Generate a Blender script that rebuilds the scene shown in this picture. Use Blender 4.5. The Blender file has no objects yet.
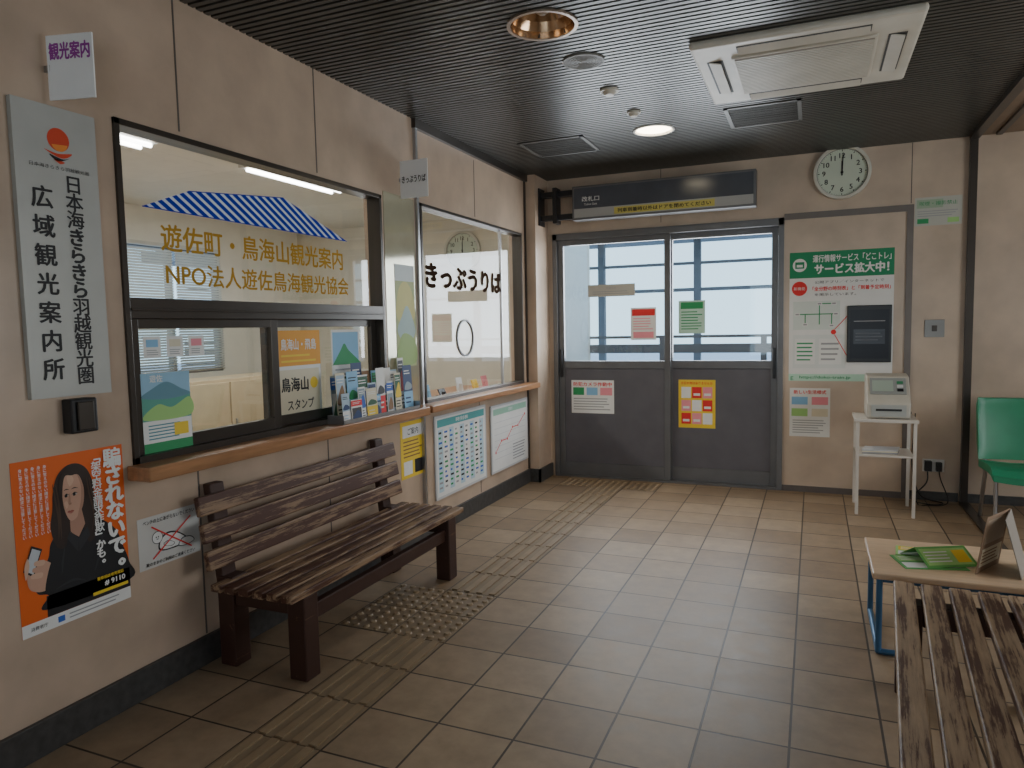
import bpy, math, random
from mathutils import Vector, Matrix
random.seed(4)
scene=bpy.context.scene
COL=bpy.context.collection
# ---------------------------------------------------------------- materials
MC={}
def mat(name,col,rough=.5,metal=0.,var=.08,scale=6.,emis=0.,bump=0.,stretch=(1,1,1),spec=.5,coat=0.):
    if name in MC: return MC[name]
    m=bpy.data.materials.new(name); m.use_nodes=True; nt=m.node_tree; N=nt.nodes; Lk=nt.links
    b=N['Principled BSDF']; b.inputs['Roughness'].default_value=rough; b.inputs['Metallic'].default_value=metal
    b.inputs['Specular IOR Level'].default_value=spec; b.inputs['Coat Weight'].default_value=coat
    tc=N.new('ShaderNodeTexCoord'); mp=N.new('ShaderNodeMapping'); mp.inputs['Scale'].default_value=stretch
    Lk.new(tc.outputs['Object'],mp.inputs[0])
    no=N.new('ShaderNodeTexNoise'); no.inputs['Scale'].default_value=scale; no.inputs['Detail'].default_value=5
    Lk.new(mp.outputs[0],no.inputs['Vector'])
    cr=N.new('ShaderNodeValToRGB'); cr.color_ramp.elements[0].position=.3; cr.color_ramp.elements[1].position=.7
    cr.color_ramp.elements[0].color=[max(0,c*(1-var)) for c in col]+[1]; cr.color_ramp.elements[1].color=[min(1,c*(1+var)) for c in col]+[1]
    Lk.new(no.outputs['Fac'],cr.inputs[0]); Lk.new(cr.outputs[0],b.inputs['Base Color'])
    if bump:
        bu=N.new('ShaderNodeBump'); bu.inputs['Strength'].default_value=bump; bu.inputs['Distance'].default_value=.01
        Lk.new(no.outputs['Fac'],bu.inputs['Height']); Lk.new(bu.outputs[0],b.inputs['Normal'])
    if emis:
        Lk.new(cr.outputs[0],b.inputs['Emission Color']); b.inputs['Emission Strength'].default_value=emis
    MC[name]=m; return m
def P(name,r,g,b_,rough=.6,**k): return mat(name,(r,g,b_),rough,var=.03,**k)
white=P('paper_white',.80,.80,.78); black=P('ink_black',.01,.01,.012); cream=P('paper_cream',.72,.66,.5)
orange=P('ink_orange',.78,.13,.012); red=P('ink_red',.75,.03,.03); green=P('ink_green',.02,.30,.10); lgreen=P('ink_light_green',.35,.62,.2)
blue=P('ink_blue',.03,.12,.5); lblue=P('ink_light_blue',.25,.5,.75); yellow=P('ink_yellow',.85,.60,.04); pink=P('ink_pink',.85,.3,.35)
purple=P('ink_purple',.35,.05,.35); gray=P('ink_gray',.35,.35,.36); lgray=P('ink_light_gray',.6,.61,.62); skin=P('print_skin',.58,.34,.24)
hair=P('print_hair',.030,.015,.010); gold=P('vinyl_gold',.47,.27,.04,1.,spec=.05); teal=P('ink_teal',.1,.4,.4); brown=P('ink_brown',.25,.13,.05)
wallm=mat('wall_beige_stone_board',(.52,.395,.295),.28,var=.15,scale=3.6,bump=.04)
wallb=mat('wall_beige_board',(.555,.44,.335),.28,var=.13,scale=3.8,bump=.04)
jointm=mat('joint_strip',(.14,.12,.11),.4,.3)
basem=mat('baseboard_gray_stone',(.06,.058,.056),.45,var=.25,scale=30)
officew=mat('office_white_wall',(.78,.77,.71),.6,var=.03); officet=mat('office_cream_wall',(.76,.71,.60),.6,var=.04)
bronze=mat('bronze_aluminium',(.07,.06,.052),.3,.6); alum=mat('door_gray_aluminium',(.17,.17,.175),.4,.5); alud=mat('door_gray_panel',(.13,.125,.14),.42,.2)
steel=mat('brushed_steel',(.45,.45,.46),.3,.9); blackp=mat('black_plastic',(.012,.012,.014),.35); whitep=mat('white_plastic',(.72,.71,.68),.4); acw=mat('ac_ivory_plastic',(.60,.56,.48),.45)
shelfw=mat('varnished_counter_wood',(.38,.19,.09),.3,var=.25,scale=5,stretch=(8,.8,8))
signm=mat('silver_sign_metal',(.43,.435,.41),.38,.2,var=.05); darksign=mat('gray_navy_sign_face',(.085,.092,.110),.18)
tactm=mat('tactile_tan',(.305,.222,.132),.42,var=.10,scale=9)
def lam(n,e,c): return mat(n,c,.5,var=0.,emis=e)
tube=lam('fluorescent_tube_glow',14,(1,1,.97)); bulb=lam('warm_lamp_glow',13,(1,.86,.6))
def wood_worn(name,dark,light,thr,sx=26,sy=1.3):
    m=bpy.data.materials.new(name); m.use_nodes=True; nt=m.node_tree; N=nt.nodes; L=nt.links; b=N['Principled BSDF']
    tc=N.new('ShaderNodeTexCoord'); mp=N.new('ShaderNodeMapping'); mp.inputs['Scale'].default_value=(sx,sy,sx); L.new(tc.outputs['Object'],mp.inputs[0])
    n1=N.new('ShaderNodeTexNoise'); n1.inputs['Scale'].default_value=1.6; n1.inputs['Detail'].default_value=12; n1.inputs['Roughness'].default_value=.74; L.new(mp.outputs[0],n1.inputs['Vector'])
    mp2=N.new('ShaderNodeMapping'); mp2.inputs['Scale'].default_value=(2.2,.7,2.2); L.new(tc.outputs['Object'],mp2.inputs[0])
    n2=N.new('ShaderNodeTexNoise'); n2.inputs['Scale'].default_value=4; n2.inputs['Detail'].default_value=7; n2.inputs['Roughness'].default_value=.65; L.new(mp2.outputs[0],n2.inputs['Vector'])
    ad=N.new('ShaderNodeMath'); ad.operation='MULTIPLY_ADD'; ad.inputs[1].default_value=.5; L.new(n2.outputs['Fac'],ad.inputs[0]); L.new(n1.outputs['Fac'],ad.inputs[2])
    cr=N.new('ShaderNodeValToRGB'); e=cr.color_ramp.elements; e[0].position=min(.94,thr-.03); e[0].color=(*dark,1); e[1].position=min(.97,thr+.04); e[1].color=(*light,1)
    x=cr.color_ramp.elements.new(min(.99,thr+.18)); x.color=(light[0]*1.35,light[1]*1.35,light[2]*1.35,1)
    L.new(ad.outputs[0],cr.inputs[0]); L.new(cr.outputs[0],b.inputs['Base Color']); b.inputs['Roughness'].default_value=.5
    bu=N.new('ShaderNodeBump'); bu.inputs['Strength'].default_value=.3; bu.inputs['Distance'].default_value=.003; L.new(ad.outputs[0],bu.inputs['Height']); L.new(bu.outputs[0],b.inputs['Normal'])
    return m
worn=wood_worn('worn_painted_slats',(.075,.027,.015),(.25,.155,.088),.775)
worn_seat=wood_worn('worn_painted_seat_slats',(.080,.030,.017),(.28,.180,.105),.755)
frame_w=wood_worn('red_brown_painted_frame',(.050,.020,.013),(.14,.075,.045),.91)
def glassm(name,tint):
    m=bpy.data.materials.new(name); m.use_nodes=True; nt=m.node_tree; N=nt.nodes; L=nt.links
    N.remove(N['Principled BSDF']); t=N.new('ShaderNodeBsdfTransparent'); t.inputs[0].default_value=(*tint,1)
    g=N.new('ShaderNodeBsdfGlossy'); g.inputs['Roughness'].default_value=.02; fr=N.new('ShaderNodeLayerWeight'); fr.inputs[0].default_value=.12
    mr=N.new('ShaderNodeMapRange'); mr.inputs[3].default_value=.08; mr.inputs[4].default_value=.62; L.new(fr.outputs['Facing'],mr.inputs[0])
    mx=N.new('ShaderNodeMixShader'); L.new(mr.outputs[0],mx.inputs[0]); L.new(t.outputs[0],mx.inputs[1]); L.new(g.outputs[0],mx.inputs[2]); L.new(mx.outputs[0],N['Material Output'].inputs[0])
    return m
glass=glassm('clear_glass',(.94,.95,.95)); glassd=glassm('slightly_tinted_glass',(.74,.76,.74))
TS=.3
def floor_mat():
    m=bpy.data.materials.new('floor_tiles_tan_brown'); m.use_nodes=True; nt=m.node_tree; N=nt.nodes; L=nt.links; b=N['Principled BSDF']
    tc=N.new('ShaderNodeTexCoord'); mp=N.new('ShaderNodeMapping'); mp.inputs['Location'].default_value=(.06,.2,0); L.new(tc.outputs['Object'],mp.inputs[0])
    br=N.new('ShaderNodeTexBrick'); br.offset=0; br.inputs['Scale'].default_value=1; br.inputs['Brick Width'].default_value=TS; br.inputs['Row Height'].default_value=TS
    br.inputs['Mortar Size'].default_value=.0045; br.inputs['Mortar Smooth'].default_value=.1; br.inputs['Color1'].default_value=(.245,.172,.108,1); br.inputs['Color2'].default_value=(.360,.268,.176,1); br.inputs['Mortar'].default_value=(.065,.048,.034,1)
    L.new(mp.outputs[0],br.inputs['Vector'])
    no=N.new('ShaderNodeTexNoise'); no.inputs['Scale'].default_value=9; no.inputs['Detail'].default_value=10; no.inputs['Roughness'].default_value=.65; L.new(tc.outputs['Object'],no.inputs['Vector'])
    mr=N.new('ShaderNodeMapRange'); mr.inputs[1].default_value=.25; mr.inputs[2].default_value=.75; mr.inputs[3].default_value=.78; mr.inputs[4].default_value=1.22; L.new(no.outputs['Fac'],mr.inputs[0])
    vm=N.new('ShaderNodeVectorMath'); vm.operation='SCALE'; L.new(br.outputs['Color'],vm.inputs[0]); L.new(mr.outputs[0],vm.inputs['Scale']); L.new(vm.outputs[0],b.inputs['Base Color'])
    r=N.new('ShaderNodeMapRange'); r.inputs[3].default_value=.34; r.inputs[4].default_value=.55; L.new(no.outputs['Fac'],r.inputs[0]); L.new(r.outputs[0],b.inputs['Roughness'])
    b.inputs['Specular IOR Level'].default_value=.33
    bu=N.new('ShaderNodeBump'); bu.invert=True; bu.inputs['Strength'].default_value=.5; bu.inputs['Distance'].default_value=.003; L.new(br.outputs['Fac'],bu.inputs['Height'])
    b2=N.new('ShaderNodeBump'); b2.inputs['Strength'].default_value=.12; b2.inputs['Distance'].default_value=.004; L.new(no.outputs['Fac'],b2.inputs['Height']); L.new(bu.outputs[0],b2.inputs['Normal']); L.new(b2.outputs[0],b.inputs['Normal'])
    return m
floorm=floor_mat()
ceilm=mat('ceiling_dark_ribbed_metal',(.080,.077,.068),.34,.35,var=.1); ceilb=mat('ceiling_groove_dark',(.010,.010,.009),.7)
ceilt=mat('ceiling_tan_board',(.30,.22,.16),.6)
# ---------------------------------------------------------------- mesh builder
class B:
    def __init__(s): s.v=[];s.f=[];s.m=[];s.sm=[];s.mats=[]
    def mi(s,m):
        if m not in s.mats: s.mats.append(m)
        return s.mats.index(m)
    def add(s,vs,fs,m,sm=False):
        o=len(s.v); s.v+= [tuple(v) for v in vs]; k=s.mi(m)
        for f in fs: s.f.append([i+o for i in f]); s.m.append(k); s.sm.append(sm)
    def box(s,x0,y0,z0,x1,y1,z1,m):
        x0,x1=sorted((x0,x1)); y0,y1=sorted((y0,y1)); z0,z1=sorted((z0,z1))
        s.add([(x,y,z) for z in(z0,z1) for y in(y0,y1) for x in(x0,x1)],[(0,2,3,1),(4,5,7,6),(0,1,5,4),(2,6,7,3),(0,4,6,2),(1,3,7,5)],m); return s
    def quadx(s,x,y0,y1,z0,z1,m): s.add([(x,y0,z0),(x,y1,z0),(x,y1,z1),(x,y0,z1)],[(0,1,2,3)],m); return s
    def quady(s,y,x0,x1,z0,z1,m): s.add([(x0,y,z0),(x1,y,z0),(x1,y,z1),(x0,y,z1)],[(0,1,2,3)],m); return s
    def prism(s,p0,p1,a,b,m):
        p0,p1,a,b=map(Vector,(p0,p1,a,b))
        vs=[p+i*a+j*b for p in(p0,p1) for j in(-1,1) for i in(-1,1)]
        fs=[(0,2,3,1),(4,5,7,6),(0,1,5,4),(2,6,7,3),(0,4,6,2),(1,3,7,5)]
        s.add(vs,fs,m); return s
    def cyl(s,p0,p1,r0,m,r1=None,n=24,caps=True,sm=True):
        p0,p1=Vector(p0),Vector(p1); r1=r0 if r1 is None else r1; d=(p1-p0).normalized()
        a=d.orthogonal().normalized(); b=d.cross(a)
        vs=[p+r*(math.cos(2*math.pi*i/n)*a+math.sin(2*math.pi*i/n)*b) for p,r in((p0,r0),(p1,r1)) for i in range(n)]
        s.add(vs,[(i,(i+1)%n,n+(i+1)%n,n+i) for i in range(n)],m,sm)
        if caps: s.add(vs,[list(range(n))[::-1],[n+i for i in range(n)]],m)
        return s
    def tube(s,pts,r,m,n=10):
        for a,b in zip(pts,pts[1:]): s.cyl(a,b,r,m,n=n)
        return s
    def ring(s,c,N,ri,ro,h,m,n=64):
        c,N=Vector(c),Vector(N).normalized(); a=N.orthogonal().normalized(); b=N.cross(a); vs=[]
        for r,z in((ri,0),(ro,0),(ro,h),(ri,h)):
            vs+=[c+N*z+r*(math.cos(2*math.pi*i/n)*a+math.sin(2*math.pi*i/n)*b) for i in range(n)]
        fs=[]
        for k in range(4):
            k2=(k+1)%4
            fs+=[(k*n+i,k*n+(i+1)%n,k2*n+(i+1)%n,k2*n+i) for i in range(n)]
        s.add(vs,fs,m,False); return s
    def wallrect(s,x0,x1,a0,a1,z0,z1,holes,m,axis='x'):
        A=sorted({a0,a1,*[h[0] for h in holes],*[h[1] for h in holes]}); Z=sorted({z0,z1,*[h[2] for h in holes],*[h[3] for h in holes]})
        for i in range(len(A)-1):
            for j in range(len(Z)-1):
                ca,cz=(A[i]+A[i+1])/2,(Z[j]+Z[j+1])/2
                if any(h[0]<ca<h[1] and h[2]<cz<h[3] for h in holes): continue
                if axis=='x': s.box(x0,A[i],Z[j],x1,A[i+1],Z[j+1],m)
                elif axis=='y': s.box(A[i],x0,Z[j],A[i+1],x1,Z[j+1],m)
                else: s.box(A[i],Z[j],x0,A[i+1],Z[j+1],x1,m)
        return s
def finish(b,name,loc=None,parent=None,bevel=0.,world=True,off=None,**props):
    me=bpy.data.meshes.new(name)
    if off is not None: off=Vector(off)
    elif parent is not None: off=Vector(parent.location) if world else Vector((0,0,0))
    else: off=Vector(loc) if loc is not None else Vector((0,0,0))
    me.from_pydata([tuple(Vector(v)-off) for v in b.v],[],b.f)
    for m in b.mats: me.materials.append(m)
    me.polygons.foreach_set('material_index',b.m); me.polygons.foreach_set('use_smooth',b.sm); me.update()
    o=bpy.data.objects.new(name,me); COL.objects.link(o)
    if parent is not None: o.parent=parent
    else: o.location=off
    if bevel:
        md=o.modifiers.new('bevel','BEVEL'); md.width=bevel; md.segments=2; md.limit_method='ANGLE'
    for k,v in props.items(): o[k]=v
    return o
def empty(name,loc,**props):
    o=bpy.data.objects.new(name,None); COL.objects.link(o); o.location=loc; o.empty_display_size=.1
    for k,v in props.items(): o[k]=v
    return o
TC={}
def tmesh(s):
    if s in TC: return TC[s]
    cu=bpy.data.curves.new('t','FONT'); cu.body=s; cu.resolution_u=3
    ob=bpy.data.objects.new('t',cu); me=bpy.data.meshes.new_from_object(ob)
    vs=[(v.co.x,v.co.y) for v in me.vertices]; fs=[list(p.vertices) for p in me.polygons]
    bpy.data.objects.remove(ob); bpy.data.curves.remove(cu); bpy.data.meshes.remove(me)
    if not vs: vs=[(0,0),(1,0),(0,1)]; fs=[]
    x0=min(v[0] for v in vs);x1=max(v[0] for v in vs);y0=min(v[1] for v in vs);y1=max(v[1] for v in vs)
    TC[s]=(vs,fs,x0,x1,y0,y1); return TC[s]
def offs(b): return [(0,0)] if not b else [(0,0),(b,0),(-b,0),(0,b*.7),(0,-b*.7)]
class Pan(B):
    """flat printed thing: fractional u,v over a w x h rectangle with thickness"""
    def __init__(s,O,U,V,w,h,base=None,thick=.002,edge=None):
        super().__init__(); s.O=Vector(O); s.U=Vector(U).normalized(); s.V=Vector(V).normalized(); s.N=s.U.cross(s.V); s.w=w; s.h=h; s.t=thick; s.du=0.
        if base:
            vs=[s.O+s.U*u*w+s.V*v*h+s.N*n for n in(0,thick) for v in(0,1) for u in(0,1)]
            s.add(vs,[(0,2,3,1),(4,5,7,6),(0,1,5,4),(2,6,7,3),(0,4,6,2),(1,3,7,5)],base)
    def p(s,u,v,l): return s.O+s.U*(u+s.du)*s.w+s.V*v*s.h+s.N*(s.t+.0004*l)
    def poly(s,pts,m,l=1): s.add([s.p(u,v,l) for u,v in pts],[list(range(len(pts)))],m); return s
    def blob(s,pts,m,l=1,k=6):
        n=len(pts); out=[]
        for i in range(n):
            a,b,c,d=[Vector(pts[(i+j)%n]) for j in(-1,0,1,2)]
            for q in range(k):
                t=q/k; out.append(tuple(.5*((2*b)+(-a+c)*t+(2*a-5*b+4*c-d)*t*t+(-a+3*b-3*c+d)*t**3)))
        return s.poly(out,m,l)
    def rect(s,u0,v0,u1,v1,m,l=1): return s.poly([(u0,v0),(u1,v0),(u1,v1),(u0,v1)],m,l)
    def ell(s,u,v,r,m,l=1,a=1.,n=28,t0=0,t1=2*math.pi): return s.poly([(u+r*math.cos(t0+(t1-t0)*i/n)/s.w,v+r*a*math.sin(t0+(t1-t0)*i/n)/s.h) for i in range(n)],m,l)
    def line(s,u0,v0,u1,v1,t,m,l=2):
        a=Vector((u0*s.w,v0*s.h)); b=Vector((u1*s.w,v1*s.h)); d=(b-a).normalized(); q=Vector((-d.y,d.x))*t/2
        return s.poly([((p.x)/s.w,(p.y)/s.h) for p in(a-q,b-q,b+q,a+q)],m,l)
    def text(s,t,u,v,m,hh=None,ww=None,l=3,bold=0.,align='c'):
        vs,fs,x0,x1,y0,y1=tmesh(t); sy=(hh/(y1-y0)) if hh else None; sx=(ww/(x1-x0)) if ww else None
        if sy is None: sy=sx
        if sx is None: sx=sy
        cx=(x0+x1)/2 if align=='c' else x0; cy=(y0+y1)/2
        for k,(ox,oy) in enumerate(offs(bold)):
            s.add([s.p(u+(x+ox-cx)*sx/s.w,v+(y+oy-cy)*sy/s.h,l+.05*k) for x,y in vs],fs,m)
        return s
    def vtext(s,t,u,v0,v1,m,size,l=3,bold=0.):
        n=len(t)
        for i,c in enumerate(t):
            vv=v1+(v0-v1)*(i+.5)/n; bb=bold*(.5 if ord(c)>0x4e00 and ord(c)<0xa000 else 1)
            vs,fs,x0,x1,y0,y1=tmesh(c); sc=size
            cx=.5 if c not in '、。' else -.0; cy=.38 if c not in '、。' else .1
            for k,(ox,oy) in enumerate(offs(bb)):
                if c in '「」（）': s.add([s.p(u+(y+ox-cy)*sc/s.w,vv-(x+oy-.5)*sc/s.h,l+.05*k) for x,y in vs],fs,m)
                else: s.add([s.p(u+(x+ox-cx)*sc/s.w,vv+(y+oy-cy)*sc/s.h,l+.05*k) for x,y in vs],fs,m)
        return s
    def lines(s,u0,u1,v0,v1,n,m,frac=.35,l=2):
        for i in range(n):
            v=v1+(v0-v1)*(i+.5)/n; hh=(v1-v0)/n*frac/2; s.rect(u0,v-hh,u0+(u1-u0)*random.uniform(.75,1),v+hh,m,l)
        return s
# ---------------------------------------------------------------- layout constants
LX=-2.46; DY=6.50; RX=1.10; HZ=2.84
KL=1.0293; KB=1.0236
ly=lambda y:y*KL
lz=lambda z:1.45+(z-1.45)*KL
bx=lambda x:x*KB
bz=lambda z:1.45+(z-1.45)*KB
def onleft(y0,y1,z0,z1,base,x=LX+.0005,thick=.002):
    return Pan((x,ly(y0),lz(z0)),(0,1,0),(0,0,1),ly(y1)-ly(y0),lz(z1)-lz(z0),base,thick)
def onback(x0,x1,z0,z1,base,y=DY-.0005,thick=.002):
    return Pan((bx(x0),y,bz(z0)),(1,0,0),(0,0,1),bx(x1)-bx(x0),bz(z1)-bz(z0),base,thick)
def thing(pan,name,label,cat,**k): return finish(pan,name,loc=pan.O,label=label,category=cat,**k)
S='structure'
# ---------------------------------------------------------------- room shell
b=B(); b.box(-6.8,-2.2,-.1,3.1,8.3,0,floorm); finish(b,'floor',kind=S)
W1=(ly(1.90),ly(3.66),lz(.955),lz(2.255)); W2=(ly(4.12),ly(5.88),lz(.955),lz(2.28))
b=B(); b.wallrect(LX-.12,LX,-2.1,DY+.12,0,HZ+.25,[W1,W2],wallm)
for y in (.2,1.25,2.27):
    for z0,z1 in ((.13,W1[2]-.05),(W1[3]+.02,HZ)) if y>2 else ((.13,HZ),): b.box(LX,y-.004,z0,LX+.0015,y+.004,z1,jointm)
for y,z0,z1 in ((3.17,W1[3]+.02,HZ),(3.17,.13,.9),(5.1,W2[3]+.02,HZ-.08),(5.1,.13,.9)): b.box(LX,y-.004,z0,LX+.0015,y+.004,z1,jointm)
finish(b,'wall_left',kind=S)
b=B(); b.box(LX,6.16,0,-2.36,DY,HZ,wallm); finish(b,'wall_pillar',kind=S)
DOOR=(bx(-2.26),bx(-.235),0,bz(2.31))
b=B(); b.wallrect(DY,DY+.12,LX,3.0,0,HZ+.25,[DOOR],wallb,'y')
for x in (bx(-1.25),bx(.68)): b.box(x-.003,DY-.0015,bz(2.35) ,x+.003,DY,HZ,jointm)
finish(b,'wall_back',kind=S)
b=B(); b.wallrect(3.0,3.12,-2.1,8.2,0,HZ+.25,[(2.2,4.6,.9,2.4)],wallb); finish(b,'wall_right',kind=S)  # unseen opening added so light from the right reaches the left wall
b=B(); b.wallrect(-2.2,-2.08,LX,3.0,0,HZ+.25,[(-1.2,1.6,.8,2.2)],wallb,'y'); finish(b,'wall_rear',kind=S)  # opening added behind the camera to let sky light in
LH=[(-1.17,3.19,.165),(-1.07,5.19,.145)]
holes=[(x-r*.88,x+r*.88,y-r*.88,y+r*.88) for x,y,r in LH]
b=B(); b.wallrect(HZ+.015,HZ+.06,-2.58,RX,-2.1,DY,holes,ceilb,'z'); b.box(-2.58,-2.1,HZ+.2,RX,DY,HZ+.25,ceilb)
y=-2.1
while y<DY-.02:
    xs=[LX,RX]
    for x,yy,r in LH:
        c=y+.013-yy
        if abs(c)<r*.93: d=math.sqrt((r*.93)**2-c*c); xs=[LX,x-d,x+d,RX]
    for a,c in zip(xs[::2],xs[1::2]): b.box(a,y,HZ,c,y+.026,HZ+.02,ceilm)
    y+=.042
finish(b,'ceiling',kind=S)
b=B(); b.box(RX,-2.1,HZ,3.0,DY,HZ+.25,ceilt); finish(b,'ceiling_side',kind=S)
b=B(); b.box(LX,-2.1,0,LX+.02,6.16,.125,basem); finish(b,'baseboard_left',kind=S,bevel=.002)
b=B(); b.box(LX,6.14,0,-2.34,6.16,.125,basem); b.box(-2.36,6.14,0,-2.34,DY,.125,basem); finish(b,'baseboard_pillar',kind=S)
b=B(); b.box(bx(.70),DY-.015,0,RX-.03,DY,.07,basem); b.box(RX+.03,DY-.015,0,3.0,DY,.07,basem); finish(b,'baseboard_back',kind=S)
b=B(); b.box(RX-.02,DY-.05,0,RX+.03,DY,HZ,bronze); b.box(RX-.03,-2.0,HZ-.035,RX+.03,DY-.05,HZ,bronze); b.box(RX+.14,-2.0,HZ-.02,RX+.18,DY-.05,HZ,bronze); finish(b,'trim_1',kind=S)
b=B(); b.box(RX-.03,-2.0,0,RX+.03,DY-.05,.012,bronze); finish(b,'trim_2',kind=S)
b=B(); b.box(LX,4.17,HZ-.06,LX+.03,6.16,HZ,bronze); b.box(LX,4.18,.13,LX+.022,4.205,HZ-.06,steel); b.box(LX,6.13,.13,LX+.01,6.16,HZ-.06,bronze); finish(b,'trim_3',kind=S)
# tactile paving
b=B()
tbase=mat('tactile_base_tan',(.245,.180,.110),.45,var=.08,scale=9)
def bars(x0,y0,n=4,s=.3):
    b.box(x0+.003,y0+.003,0,x0+s-.003,y0+s-.003,.002,tbase)
    for i in range(n):
        c=x0+s*(i+.5)/n; b.box(c-.017,y0+.008,.002,c+.017,y0+s-.008,.009,tactm)
def dots(x0,y0,n=5,s=.3):
    b.box(x0+.003,y0+.003,0,x0+s-.003,y0+s-.003,.002,tbase)
    for i in range(n):
        for j in range(n): 
            c=(x0+s*(i+.5)/n,y0+s*(j+.5)/n); b.cyl((*c,.002),(*c,.009),.019,tactm,r1=.013,n=10)
X0=-1.86
y=-.2
while y<6.05:
    if 2.75<y<3.3: dots(X0,y); dots(X0-.3,y)
    elif 5.75<y: dots(X0,y)
    else: bars(X0,y)
    y+=.3
for q in (-.3,0,.3): dots(X0+q,6.10)
finish(b,'trim_4',kind=S)
b=B(); b.box(LX,3.80,.965,LX+.003,4.165,2.31,mat('glossy_reveal_panel',(.50,.47,.34),.08,.3)); finish(b,'trim_6',kind=S)
# ---------------------------------------------------------------- office behind the windows
b=B(); b.wallrect(-6.8,-6.68,.3,8.2,0,HZ+.1,[(5.25,6.65,1.0,2.45)],officew); b.box(-6.68,.3,0,LX-.12,.42,HZ+.1,officew); finish(b,'wall_office_side',kind=S)
b=B(); b.box(-6.68,8.1,0,-2.46,8.2,HZ+.1,officet); b.box(-2.58,DY+.12,0,-2.46,8.1,HZ+.1,officew); finish(b,'wall_office_back',kind=S)
b=B(); b.box(-6.68,.3,HZ,-2.58,8.1,HZ+.1,officew); finish(b,'ceiling_office',kind=S)
b=B()
y0,y1=5.25,6.65
for a in ((y0,y0+.04,1.0,2.45),(y1-.04,y1,1.0,2.45),(y0,y1,1.0,1.04),(y0,y1,2.41,2.45),(5.93,5.97,1.0,2.45)): b.box(-6.78,a[0],a[2],-6.70,a[1],a[3],alum)
finish(b,'window_3',kind=S)
bl=mat('blind_slat',(.62,.62,.58),.5)
for y0 in (5.27,5.97):
    b=B()
    for i in range(46): 
        z=1.03+i*.030; b.prism((-6.64,y0,z),(-6.64,y0+.66,z),(.012,0,.011),(0,0,.0008),bl)
    b.box(-6.665,y0,2.42,-6.62,y0+.66,2.46,bl)
    finish(b,'window_blind',loc=(-6.64,y0,1.0),label='white slatted blind over the office window',category='window blind',group='office blinds')
for i,(x,y0) in enumerate(((-4.38,2.6),(-4.24,4.6))):
    e=empty('ceiling_light',(x,y0+.58,HZ),label='long white fluorescent office ceiling light, switched on',category='ceiling light',group='office fluorescent lights')
    b=B(); b.box(x-.12,y0,HZ-.04,x+.12,y0+1.17,HZ,whitep); finish(b,'housing',parent=e,bevel=.004)
    for dx in (-.05,.05):
        b=B(); b.cyl((x+dx,y0+.03,HZ-.055),(x+dx,y0+1.14,HZ-.055),.016,tube); finish(b,'tube',parent=e)
def cabinet(x,y,w,d,h,m,name,label,cat,n):
    e=empty(name,(x,y,0),label=label,category=cat)
    b=B(); b.box(x-w/2,y-d/2,0,x+w/2,y+d/2,h,m); finish(b,'body',parent=e,bevel=.005)
    for i in range(n):
        b=B(); yy0=y-d/2+d*i/n; b.box(x+w/2,yy0+.01,.06,x+w/2+.018,yy0+d/n-.01,h-.03,m); dd=finish(b,'cabinet_door',parent=e,bevel=.003)
        b=B(); b.box(x+w/2+.018,yy0+.05,h*.5,x+w/2+.03,yy0+.07,h*.5+.12,steel); finish(b,'handle',parent=dd,off=(x,y,0))
cabinet(-5.4,5.2,.45,2.2,1.02,mat('cabinet_beige',(.50,.41,.28),.45),'cabinet','low beige office cabinet standing behind the counter','cabinet',4)
e=empty('desk',(-3.5,3.0,0),label='pale wooden office desk behind the glass window',category='desk')
b=B(); b.box(-3.95,1.9,.70,-3.0,4.1,.74,mat('desk_wood',(.6,.42,.24),.4,stretch=(8,.8,1))); finish(b,'desktop',parent=e,bevel=.004)
for x,y in ((-3.9,1.95),(-3.05,1.95),(-3.9,4.05),(-3.05,4.05)):
    b=B(); b.box(x-.02,y-.02,0,x+.02,y+.02,.7,lgray); finish(b,'leg',parent=e)
# ---------------------------------------------------------------- clock
def clock(c,N,r,label):
    N=Vector(N); U=Vector((0,0,1)).cross(N).normalized()
    e=empty('wall_clock',c,label=label,category='wall clock'); c=Vector(c)
    rim=mat('clock_rim_cream',(.62,.60,.52),.35)
    b=B(); b.ring(c,N,r*.88,r,.045,rim); finish(b,'clock_frame',parent=e,bevel=.004)
    p=Pan(c-U*r-Vector((0,0,r)),U,(0,0,1),2*r,2*r,None,.02)
    p.cyl(c,c+N*.02,r*.9,P('clock_face',.60,.66,.54)); p.add([c+N*.0225+r*q*(math.cos(i*math.pi/32)*U+math.sin(i*math.pi/32)*Vector((0,0,1))) for q in (.86,.885) for i in range(64)],[(i,(i+1)%64,64+(i+1)%64,64+i) for i in range(64)],P('clock_inner_ring',.12,.12,.11))
    for i in range(60):
        a=i*math.pi/30; k=.84; k2=.78 if i%5==0 else .82
        p.line(.5+.5*k*math.sin(a),.5+.5*k*math.cos(a),.5+.5*k2*math.sin(a),.5+.5*k2*math.cos(a),r*.012 if i%5 else r*.03,black,2)
    for i in range(1,13):
        a=i*math.pi/6; p.text(str(i),.5+.5*.63*math.sin(a),.5+.5*.63*math.cos(a),black,hh=r*.18,bold=.02)
    finish(p,'clock_face',parent=e)
    for nm,L,w,ang in (('hour_hand',.42,.055,.01),('minute_hand',.66,.04,.04)):
        p=Pan(c-U*r-Vector((0,0,r)),U,(0,0,1),2*r,2*r,None,.024+(.002 if nm[0]=='m' else 0)); s_,c_=math.sin(ang),math.cos(ang)
        p.line(.5-.06*s_,.5-.06*c_,.5+.5*L*s_,.5+.5*L*c_,r*w,black,2); p.ell(.5,.5,r*.05,black,3); finish(p,nm,parent=e)
clock((bx(.19),DY-.001,bz(2.63)),(0,-1,0),.215,'round cream-rimmed wall clock showing about twelve, near the ceiling')
clock((-4.08,8.099,2.43),(0,-1,0),.25,'round office clock seen through the ticket window')
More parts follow.
